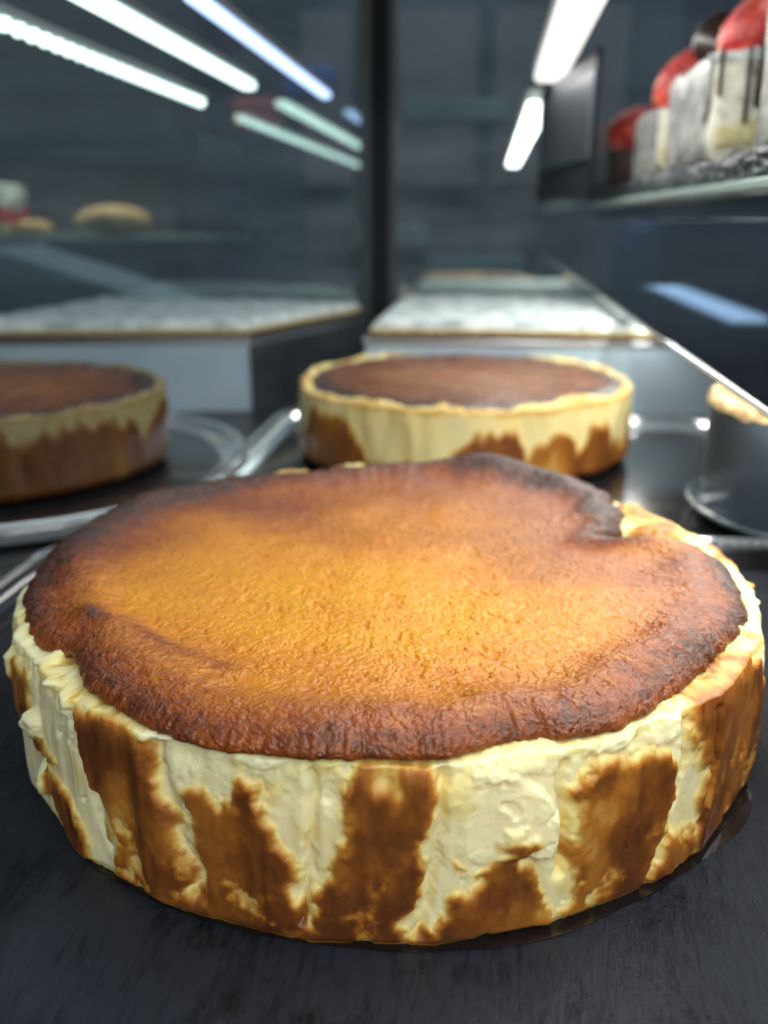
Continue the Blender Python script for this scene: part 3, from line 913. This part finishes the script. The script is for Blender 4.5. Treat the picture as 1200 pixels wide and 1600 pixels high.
riser_set([(-0.094, 0.706), (0.33, 0.706), (0.33, 0.945), (-0.094, 0.945)], -0.012, 0.053,
          ['grey box riser behind the middle cheesecake', 'shallow steel tray on the riser behind the middle cheesecake',
           'white cream topped sheet cake behind the middle cheesecake'], 400)
riser_set([(-0.44, 0.705), (-0.199, 0.7476), (-0.126, 0.945), (-0.42, 0.955)], -0.012, 0.0465,
          ['grey box riser behind the left cheesecake', 'shallow steel tray on the riser behind the left cheesecake',
           'white cream topped sheet cake behind the left cheesecake'], 430)
# shaded side of the left riser: thin sheet with the shade in its colour
tg = prism('riser_shade_sheet', [(-0.1975, 0.7465), (-0.1965, 0.7460), (-0.1235, 0.944), (-0.1245, 0.9445)], -0.012, 0.0460, MAT_RISER_SHADE, None)
tag(tg, 'dark sheet painting the shaded right side of the left riser', 'panel')

# ------------------------------------------------------------------ corner post and end glass
po = empty('corner_post', 'tall black corner post of the display case between the two risers', 'post')
box('post_core', (-0.118, 0.95, -0.012), (-0.103, 0.975, 0.42), MAT_POST, po, 0.001)
box('seal_strip', (-0.1305, 0.953, -0.012), (-0.1185, 0.962, 0.42), MAT_POST_TRIM, po, 0.001)
box('seal_strip', (-0.1025, 0.953, -0.012), (-0.095, 0.962, 0.42), MAT_POST_TRIM, po, 0.001)
ep = box('end_glass', (-0.095, 0.965, -0.012), (0.75, 0.969, 0.42), MAT_PANE)
tag(ep, 'clear end glass of the display case, right of the black corner post', 'glass pane')

ep2 = box('end_glass', (-0.75, 0.965, -0.012), (-0.1315, 0.969, 0.42), MAT_PANE)  # pane added to give the left background haze and reflected streaks
tag(ep2, 'end glass added left of the black corner post for haze and lamp streaks', 'glass pane')

# ------------------------------------------------------------------ lamps
def lamp(label, x, z, y0, y1, wd, ht, mat, power=0.0, group='LED strip lights in the case'):
    root = empty('strip_light', label, 'light', group=group)
    box('housing', (x - wd * 0.62, y0, z + ht * 0.55), (x + wd * 0.62, y1 + 0.004, z + ht * 1.5), MAT_HOUSING, root, 0.0015)
    bm = bmesh.new()
    bm_box(bm, (x - wd / 2, y0, z - ht / 2), (x + wd / 2, y1, z + ht * 0.53), min(wd, ht) * 0.42, 3)
    link('diffuser', bm_mesh('diffuser', bm), mat, root)
    if power:
        glow_panel(root, x, (y0 + y1) / 2, z - ht / 2 - 0.0006, wd * 0.98, y1 - y0, power)
    return root


def glow_panel(root, x, y, z, sx, sy, radiance, col=(1.0, 0.99, 0.94)):
    """the light a diffuser gives off: an area lamp lying just under its face"""
    ld = bpy.data.lights.new('lamp_glow', 'AREA')
    ld.shape = 'RECTANGLE'
    ld.size, ld.size_y = sx, sy
    ld.color = col
    ld.energy = radiance * PI * sx * sy
    lo = bpy.data.objects.new('lamp_glow', ld)
    COL.objects.link(lo)
    lo.location = (x, y, z)
    lo.parent = root


lamp('bright white strip light over the upper shelf edge', 0.049, 0.268, -0.34, 0.90, 0.026, 0.010, MAT_LED, LAMP_MAIN)


def led_row(label, p0, p1, n, rad, mat, group='LED strip lights in the case'):
    """a bar lamp of round LED beads between two points"""
    root = empty('strip_light', label, 'light', group=group)
    v = Vector(p1) - Vector(p0)
    bm = bmesh.new()
    bm_box(bm, (-rad * 1.5, 0, rad * 0.6), (rad * 1.5, v.length, rad * 1.8), 0.001)
    hz = link('housing', bm_mesh('housing', bm), MAT_HOUSING, root)
    rot = v.to_track_quat('Y', 'Z')
    hz.rotation_mode = 'QUATERNION'; hz.rotation_quaternion = rot; hz.location = p0
    bm = bmesh.new()
    bmesh.ops.create_uvsphere(bm, u_segments=10, v_segments=6, radius=rad)
    me = bm_mesh('led', bm); me.materials.append(mat)
    for i in range(n):
        o = link('led', me, None, root)
        o.location = Vector(p0) + v * ((i + 0.5) / n)
    return root


led_row('row of LED beads added for a reflected lamp at the upper left', (-0.2736, -0.05, 0.2507), (-0.2736, 0.905, 0.2507), 58, 0.0044, MAT_LED_GREEN)  # glowing bars stand in for lamp reflections in the side glass
lamp('pale green strip added for a reflected lamp at the top left, second from the left edge', -0.2267, 0.2638, -0.05, 0.90, 0.013, 0.006, MAT_LED_GREEN)  # another reflected lamp, built as a glowing bar
lamp('bluish strip added for a reflected lamp at top centre, next to the corner post', -0.1543, 0.2547, 0.50, 0.90, 0.009, 0.005, MAT_LED_BLUE)  # bluish lamp reflection, likewise built as a bar
lamp('strip light under the front edge of the upper shelf', 0.122, 0.1515, 0.08, 0.82, 0.012, 0.004, emis('led_shelf', (1.0, 0.99, 0.94), 1.3), LAMP_SHELF)
lamp('strip light added under the lower shelf to brighten the tin', 0.122, 0.0765, 0.20, 0.93, 0.010, 0.003, emis('led_low_fill', (1.0, 0.99, 0.94), 1.3), LAMP_SHELF * 0.5)  # added fill for the tin, crumb cake and riser
lamp('bluish strip light under the back of the upper shelf', 0.36, 0.150, 1.30, 2.70, 0.05, 0.006, MAT_LED_BLUE)

cl = empty('front_fill_light', 'wide unseen fill panel added in front of the display case', 'light')  # unseen fill, added to brighten the cake side and riser fronts
box('housing', (-0.42, -1.17, 0.956), (1.32, -0.83, 0.98), MAT_HOUSING, cl, 0.003)
box('diffuser', (-0.40, -1.15, 0.945), (1.30, -0.85, 0.9555), emis('front_fill_led', (0.95, 1.0, 0.97), 1.5), cl, 0.003)
glow_panel(cl, 0.45, -1.0, 0.9445, 1.68, 0.29, FRONT_FILL, (0.97, 1.0, 0.96))

# ------------------------------------------------------------------ shelves on the right
sh = empty('display_shelf', 'upper dark shelf with a pale glass edge carrying strawberry desserts', 'shelf', group='shelves on the right')
box('shelf_board', (0.104, 0.02, 0.1565), (0.62, 0.9645, 0.1625), MAT_BLACKGLASS, sh, 0.0008)
box('shelf_edge', (0.099, 0.02, 0.1580), (0.1038, 0.9645, 0.1620), MAT_GLASSEDGE, sh, 0.0008)
box('lamp_hiding_lip', (0.1045, 0.02, 0.1468), (0.1065, 0.9645, 0.1563), MAT_BLACKGLASS, sh, 0.0004)  # lip added to hide the under-shelf lamp from view
s2 = empty('display_shelf', 'lower glossy black shelf above the cake tin', 'shelf', group='shelves on the right')
box('shelf_board', (0.1015, 0.02, 0.0799), (0.62, 0.9645, 0.0822), MAT_BLACKGLASS, s2, 0.0005)
box('shelf_edge', (0.0995, 0.02, 0.0803), (0.1013, 0.9645, 0.0818), MAT_EDGE_DIM, s2, 0.0004)


def ragged_slab():
    nx, ny = 24, 240
    yy = np.linspace(0.10, 0.93, ny)
    prof = [(0.30, 0.1630), (0.108, 0.1630)]
    rows = []
    k = 14
    for i in range(k + 1):
        t = i / k
        rows.append((0.1035 + 0.004 * (t - 0.5) ** 2 * 4 * 0.4, 0.1632 + t * 0.0105))
    rows = [(0.30, 0.1630)] + rows + [(0.112, 0.1742), (0.13, 0.1744), (0.30, 0.1744)]
    P = []
    for j, (x, z) in enumerate(rows):
        on_face = 1.0 if 0 < j < len(rows) - 3 else 0.0
        n = fbm(0 * yy + z * 1000 * 1.8, yy * 1000, 0 * yy + 3, 0.34, 5, 700, 0.65)
        P.append(np.stack([x + on_face * 0.0028 * n, yy, z + on_face * 0.0008 * n], -1))
    o = link('slate_slab', grid_mesh('slate_slab', np.array(P), False), MAT_SLATE_EDGE)
    tag(o, 'rough edged slate slab under the strawberry desserts', 'slate slab')


mt = M('slate_edge', (0.10, 0.115, 0.13), 0.3, spec=0.7)
n_ = mt.noise(420, 6)
b_ = mt.bump(n_, 'Fac', 0.8, 0.002)
mt.l(b_, 'Normal', mt.b, 'Normal')
r_ = mt.ramp(n_, 'Fac', [(0.40, (0.012, 0.014, 0.018)), (0.74, (0.22, 0.25, 0.28))])  # pale stop puts glints of the rough ridges into the colour
mt.l(r_, 'Color', mt.b, 'Base Color')
MAT_SLATE_EDGE = mt.m
ragged_slab()

# desserts
mt = M('wrapped_cream', (0.40, 0.42, 0.42), 0.42, spec=0.35)
n_ = colour_var(mt, (0.12, 0.13, 0.13), (0.46, 0.47, 0.43), 70, 6)
nb_ = mt.noise(120, 4)
b_ = mt.bump(nb_, 'Fac', 0.5, 0.003)
mt.l(b_, 'Normal', mt.b, 'Normal')
MAT_WRAP = mt.m
mt = M('cut_cream', (0.66, 0.66, 0.56), 0.5)
n_ = colour_var(mt, (0.20, 0.19, 0.17), (0.80, 0.79, 0.66), 80, 6, 0.34, 0.5)
MAT_CUT = mt.m
mt = M('chocolate', (0.03, 0.016, 0.012), 0.25, spec=0.5)
MAT_CHOC = mt.m
mt = M('chocolate_cake', (0.06, 0.03, 0.022), 0.6)
colour_var(mt, (0.03, 0.015, 0.012), (0.09, 0.045, 0.035), 80)
MAT_CHOCCAKE = mt.m
mt = M('strawberry', (0.55, 0.03, 0.025), 0.38, spec=0.5)
n_ = colour_var(mt, (0.34, 0.008, 0.010), (0.72, 0.09, 0.07), 110)
nb_ = mt.noise(260, 2)
b_ = mt.bump(nb_, 'Fac', 0.6, 0.002)
mt.l(b_, 'Normal', mt.b, 'Normal')
MAT_BERRY = mt.m
MAT_SEED = M('strawberry_seed', (0.62, 0.36, 0.10), 0.4).m
SLAB_Z = 0.1745


def lumpy_box(name, lo, hi, mat, parent, seed, amp=0.0015, n=18):
    bm = bmesh.new()
    bm_box(bm, lo, hi, 0.002, 2)
    bmesh.ops.subdivide_edges(bm, edges=bm.edges[:], cuts=5, use_grid_fill=True)
    co = np.array([v.co[:] for v in bm.verts]) * 1000
    d = fbm(co[:, 0], co[:, 1], co[:, 2], 0.08, 4, seed)
    bm.normal_update()
    for v, k in zip(bm.verts, d):
        v.co += v.normal * float(k) * amp
    o = link(name, bm_mesh(name, bm), mat, parent, smooth=True)
    return o


def dessert(label, x0, y0, x1, y1, h, seed, choc=False, drips=()):
    r = empty('cream_dessert', label, 'dessert', group='cream desserts on the slate slab')
    if choc:
        lumpy_box('cake_body', (x0, y0, SLAB_Z), (x1, y1, SLAB_Z + h), MAT_CHOCCAKE, r, seed, 0.002)
    else:
        lumpy_box('cake_body', (x0 + 0.0015, y0, SLAB_Z), (x1, y1, SLAB_Z + h * 0.93), MAT_CUT, r, seed, 0.0016)
        lumpy_box('sponge_layer', (x0 + 0.004, y0 - 0.0012, SLAB_Z + h * 0.12), (x1 - 0.002, y0 + 0.004, SLAB_Z + h * 0.42), MAT_SPONGE, r, seed + 1, 0.0015)
        lumpy_box('wrapper', (x0 - 0.001, y0 + 0.001, SLAB_Z), (x0 + 0.0014, y1, SLAB_Z + h * 0.96), MAT_WRAP, r, seed + 2, 0.0016)
        lumpy_box('cream_cap', (x0 + 0.001, y0 - 0.001, SLAB_Z + h * 0.88), (x1, y1, SLAB_Z + h), MAT_CREAM, r, seed + 3, 0.002)
    for (dx, dz, wd) in drips:
        bm = bmesh.new()
        bm_box(bm, (x0 + dx, y0 - 0.0032, SLAB_Z + h - dz), (x0 + dx + wd, y0 - 0.0004, SLAB_Z + h + 0.001), 0.0011, 3)
        link('chocolate_drip', bm_mesh('chocolate_drip', bm), MAT_CHOC, r, smooth=True)
    return r


dessert('tall grey wrapped dessert cut off by the right edge', 0.1085, 0.34, 0.175, 0.415, 0.075, 801)
# wrap facing the camera on the nearest dessert
nw = bpy.data.objects['cream_dessert']
lumpy_box('wrapper', (0.108, 0.3375, SLAB_Z), (0.176, 0.3395, SLAB_Z + 0.074), MAT_WRAP, nw, 809, 0.0022)
dessert('cream dessert with chocolate drips and a dark biscuit on top', 0.1055, 0.50, 0.165, 0.60, 0.051, 811, drips=((0.003, 0.021, 0.0022), (0.021, 0.026, 0.009), (0.0165, 0.034, 0.002)))
dessert('white cream dessert topped by the largest halved strawberry', 0.108, 0.665, 0.17, 0.75, 0.044, 821, drips=())
dessert('dark chocolate dessert at the far end of the slate slab', 0.106, 0.83, 0.165, 0.91, 0.036, 831, choc=True)


def strawberry(label, loc, size, rot, half=False):
    r = empty('strawberry', label, 'strawberry', group='strawberries on the desserts')
    t = np.linspace(0, 2 * PI, 28, endpoint=False)
    v = np.linspace(0, PI, 20)
    T, Vv = np.meshgrid(t, v)
    prof = np.sin(Vv) * (1 - 0.35 * (np.cos(Vv) * 0.5 + 0.5) ** 1.3) * 0.5
    x = prof * np.cos(T); y = prof * np.sin(T) * (0.55 if half else 1.0); z = 0.62 * np.cos(Vv)
    P = np.stack([x, y, z], -1) * size
    R_ = np.array(Matrix.Rotation(rot[2], 3, 'Z') @ Matrix.Rotation(rot[1], 3, 'Y') @ Matrix.Rotation(rot[0], 3, 'X'))
    P = P @ R_.T + np.array(loc)
    link('berry_flesh', grid_mesh('berry_flesh', P, True), MAT_BERRY, r)
    bm = bmesh.new()
    for i in range(46):
        a = random.random() * 2 * PI; b = 0.25 + random.random() * 2.5
        pr = math.sin(b) * (1 - 0.35 * (math.cos(b) * 0.5 + 0.5) ** 1.3) * 0.5
        p = np.array([pr * math.cos(a), pr * math.sin(a) * (0.55 if half else 1), 0.62 * math.cos(b)]) * size * 1.0
        p = R_ @ p + np.array(loc)
        rr = bmesh.ops.create_icosphere(bm, subdivisions=1, radius=size * 0.022)
        for vv in rr['verts']:
            vv.co += Vector(p)
    so = link('berry_seeds', bm_mesh('berry_seeds', bm), MAT_SEED, r)
    so['kind'] = 'stuff'
    return r


strawberry('strawberry with seeds leaning on the drip covered dessert', (0.128, 0.515, 0.2365), 0.034, (0.3, 0.45, 0.2))
strawberry('small strawberry tilted at the back of the drip covered dessert', (0.139, 0.505, 0.2475), 0.030, (0.2, 0.2, 0.5))
strawberry('largest halved strawberry on the white cream dessert', (0.134, 0.675, 0.2335), 0.050, (0.2, 0.75, 0.1), True)
strawberry('farthest strawberry, on the dark chocolate dessert', (0.117, 0.835, 0.2190), 0.036, (0.4, 0.9, 0))
bi = lathe('biscuit', [(0.0, -0.0025), (0.0135, -0.0025), (0.0145, 0), (0.0135, 0.0025), (0.0, 0.0025)], MAT_CHOC, None, 48)
bi.rotation_euler = (math.radians(82), 0, math.radians(-18))
bi.location = (0.1185, 0.545, 0.2365)
tag(bi, 'round dark biscuit standing on the drip covered dessert', 'biscuit')
ch = lathe('chocolate_piece', [(0.0, -0.008), (0.004, -0.007), (0.0065, -0.002), (0.006, 0.004), (0.003, 0.008), (0, 0.0085)], MAT_CHOC, None, 24)
ch.location = (0.1345, 0.497, 0.2265)
tag(ch, 'small dark chocolate lump beside the seeded strawberry', 'chocolate')

# price cards on the shelf edge
def price_card(label, y0, y1, h, x):
    r = empty('price_card', label, 'price card', group='price cards on the upper shelf')
    z0 = 0.163
    box('card_frame', (x - 0.002, y0, z0), (x + 0.002, y1, z0 + h), MAT_POST, r, 0.0006)
    m = M('card_face', (0.022, 0.027, 0.033), 0.5).m
    box('card_face', (x - 0.0032, y0 + 0.008, z0 + h * 0.26), (x - 0.0021, y1 - 0.012, z0 + h * 0.86), m, r, 0.0003)
    box('card_margin', (x - 0.0032, y0 + 0.0035, z0 + h * 0.26), (x - 0.0021, y0 + 0.0065, z0 + h * 0.86), M('card_margin', (0.10, 0.12, 0.18), 0.4).m, r, 0.0003)
    pv = Vector((x, y0, z0))
    r.matrix_world = Matrix.Translation(pv) @ Matrix.Rotation(math.radians(7.5), 4, 'Z') @ Matrix.Translation(-pv)


price_card('black framed price card at the far end of the upper shelf', 0.735, 0.945, 0.102, 0.0755)

# ------------------------------------------------------------------ tin with crumb cake
tin = empty('cake_tin', 'dark blue grey cake tin under the lower shelf at the right', 'cake tin')
MAT_TIN = M('dark_tin', (0.26, 0.34, 0.43), 0.3, metal=0.1, spec=0.6).m
TX, TY, TR = 0.187, 0.473, 0.069
lathe('tin_wall', [(TR - 0.001, 0.004), (TR, 0.004), (TR, 0.0555), (TR + 0.0012, 0.0568), (TR - 0.0012, 0.0570), (TR - 0.0012, 0.004)], MAT_TIN, tin, 120, (TX, TY, 0))
pl = lathe('glass_plate', [(0, 0.0), (TR + 0.004, 0.0), (TR + 0.006, 0.001), (TR + 0.0075, 0.003), (TR + 0.0065, 0.0045), (TR + 0.005, 0.003), (TR, 0.002), (0, 0.002)],
           M('plate', (0.12, 0.15, 0.17), 0.08, spec=0.8, coat=1.0).m, None, 120, (TX, TY, 0.0012))
tag(pl, 'low dark glossy plate under the cake tin', 'plate')
cr = empty('crumb_cake', 'golden crumb topped cake filling the dark tin', 'cake')
ph = np.linspace(0, 2 * PI, 300, endpoint=False)
s = np.linspace(0, 1, 50)
S, PHH = np.meshgrid(s, ph, indexing='ij')
rr = S * (TR + 0.0015) * 1000
x, y = rr * np.cos(PHH), rr * np.sin(PHH)
z = 56.5 + 4.5 * sstep(0.72, 0.9, S) + 1.6 * fbm(x, y, 0 * x, 0.18, 5, 900, 0.65) - 5 * sstep(0.97, 1.0, S)
P = np.stack([x * .001 + TX, y * .001 + TY, z * .001], -1)
mt = M('crumb', (0.5, 0.33, 0.12), 0.7)
n_ = colour_var(mt, (0.22, 0.11, 0.035), (0.70, 0.52, 0.24), 190, 5)
b_ = mt.bump(n_, 'Fac', 0.8, 0.003); mt.l(b_, 'Normal', mt.b, 'Normal')
link('crumb_top', grid_mesh('crumb_top', P, True), mt.m, cr)

# ------------------------------------------------------------------ things beyond the glass
wedge = prism('cake_carton', [(-0.56, 0.99), (-0.33, 0.99), (-0.33, 1.12), (-0.56, 1.12)], -0.012, 0.1, MAT_RISER)
for v in wedge.data.vertices:
    if v.co.z > 0.05:
        v.co.z = 0.098 - (v.co.x + 0.50) * 0.30
tag(wedge, 'pale grey carton with a sloping top behind the left sheet cake', 'carton')

MAT_DARK = room_mat('dark_cabinet', (0.07, 0.085, 0.11), (0.14, 0.16, 0.20))
MAT_TEAL = room_mat('teal_glass', (0.18, 0.28, 0.27), (0.34, 0.46, 0.45))
MAT_MAUVE = room_mat('mauve_panel', (0.26, 0.22, 0.25), (0.36, 0.30, 0.33))
MAT_BROWN = room_mat('brown_panel', (0.13, 0.115, 0.13), (0.24, 0.21, 0.23))
MAT_BUN = room_mat('bun', (0.55, 0.33, 0.11), (0.80, 0.58, 0.28), 30)

cab = empty('wall_cabinet', 'tall dark cabinet with mauve panels seen through the end glass', 'cabinet')
box('cabinet_body', (-0.62, 2.32, -0.95), (0.42, 2.8, 1.2), MAT_DARK, cab, 0.004)
for x0, x1 in ((-0.455, -0.335), (-0.29, -0.04), (0.0, 0.3)):
    box('cabinet_panel', (x0, 2.30, 0.22), (x1, 2.318, 0.60), MAT_MAUVE, cab, 0.003)
    box('cabinet_panel', (x0, 2.30, -0.3), (x1, 2.318, 0.16), MAT_BROWN, cab, 0.003)
for i, (x, y, z, wx) in enumerate(((-0.19, 2.1, 0.345, 0.22), (-0.30, 2.1, 0.09, 0.16), (-0.14, 2.1, 0.02, 0.22))):
    o = box('glass_shelf', (x, y, z), (x + wx, y + 0.12, z + 0.045), MAT_TEAL, None, 0.004)
    tag(o, ['teal glass shelf, topmost in front of the dark cabinet', 'short teal glass shelf low beside the corner post', 'teal glass shelf low in front of the dark cabinet'][i], 'glass shelf', 'glass shelves beyond the case')

lc = empty('side_counter', 'brown side counter standing in for reflected shelves in the blurred left background', 'counter')  # counter and its pastries stand in for a shelf reflected in glass
box('counter_back', (-1.9, 1.95, -0.95), (-0.66, 2.2, 1.1), MAT_BROWN, lc, 0.004)
for z in (-0.03, 0.10, 0.27):
    box('counter_shelf', (-1.75, 1.62, z), (-0.5, 1.95, z + 0.014), MAT_TEAL if z > 0 else MAT_DARK, lc, 0.002)
box('lamp_hiding_lip', (-1.75, 1.612, 0.235), (-0.5, 1.6195, 0.284), MAT_DARK, lc, 0.002)  # front lip added to keep the counter strip out of sight
box('shelf_trim', (-1.10, 1.60, 0.098), (-0.80, 1.619, 0.116), M('pale_trim', (0.5, 0.55, 0.58), 0.4).m, lc, 0.002)


def bun(label, x, y, z, r):
    P = []
    t = np.linspace(0, 2 * PI, 32, endpoint=False)
    for a in np.linspace(-PI / 2, PI / 2, 14):
        P.append(np.stack([x + r * 1.3 * np.cos(a) * np.cos(t), y + r * np.cos(a) * np.sin(t), z + r * 0.5 + r * 0.5 * np.sin(a) + 0 * t], -1))
    o = link('bread_bun', grid_mesh('bread_bun', np.array(P), True), MAT_BUN)
    tag(o, label, 'bun', 'buns on the side counter')


bun('larger golden bun for a warm reflection on the side counter shelf', -0.70, 1.7, 0.114, 0.055)
bun('smaller golden bun for a warm reflection, left of the larger bun', -0.86, 1.7, 0.114, 0.03)
fc = empty('berry_tart', 'white and red cream tart for reflected desserts at the far left', 'tart')
lumpy_box('tart_cream', (-1.12, 1.66, 0.165), (-0.90, 1.76, 0.205), MAT_CREAM, fc, 950, 0.012)
lumpy_box('tart_berries', (-1.10, 1.655, 0.137), (-0.90, 1.76, 0.164), MAT_BERRY, fc, 952, 0.008)
lumpy_box('tart_base', (-1.12, 1.66, 0.115), (-0.90, 1.76, 0.136), MAT_SPONGE, fc, 953, 0.004)
for i, (x, z, c, lab) in enumerate(((-0.36, 0.40, (0.05, 0.10, 0.35), 'blue packet behind the bluish strip light'), (-0.47, 0.345, (0.35, 0.08, 0.09), 'red packet below the blue packet in the background'))):  # coloured blocks placed to imitate blurred blue and red glints
    o = box('glint_block', (x - 0.05, 1.9, z - 0.03), (x + 0.05, 1.94, z + 0.03), M('glint', tuple(min(1, q * 2.2) for q in c), 0.4).m, None, 0.012, 3)
    tag(o, lab, 'glint', 'glints in the background')

rl = empty('room_fill_light', 'unseen fill panel added above the room beyond the case', 'light')  # added out of view to lift the dark room behind the glass
box('housing', (-1.4, 1.5, 1.52), (0.9, 1.8, 1.56), MAT_HOUSING, rl, 0.004)
box('diffuser', (-1.36, 1.53, 1.505), (0.86, 1.77, 1.5195), emis('room_fill_led', (0.8, 0.92, 1.0), 1.5), rl, 0.004)
glow_panel(rl, -0.25, 1.65, 1.5045, 2.2, 0.23, 4.5, (0.8, 0.92, 1.0))


kl = empty('strip_light', 'small strip light added over the side counter to brighten the buns', 'light', group='LED strip lights in the case')  # added to make warm spots of the buns and tart
box('housing', (-1.15, 1.66, 0.258), (-0.55, 1.72, 0.2695), MAT_HOUSING, kl, 0.002)
box('diffuser', (-1.14, 1.665, 0.252), (-0.56, 1.715, 0.2575), emis('counter_fill_led', (1.0, 0.93, 0.8), 1.2), kl, 0.002)
glow_panel(kl, -0.85, 1.69, 0.2515, 0.58, 0.05, 6.0, (1.0, 0.92, 0.78))
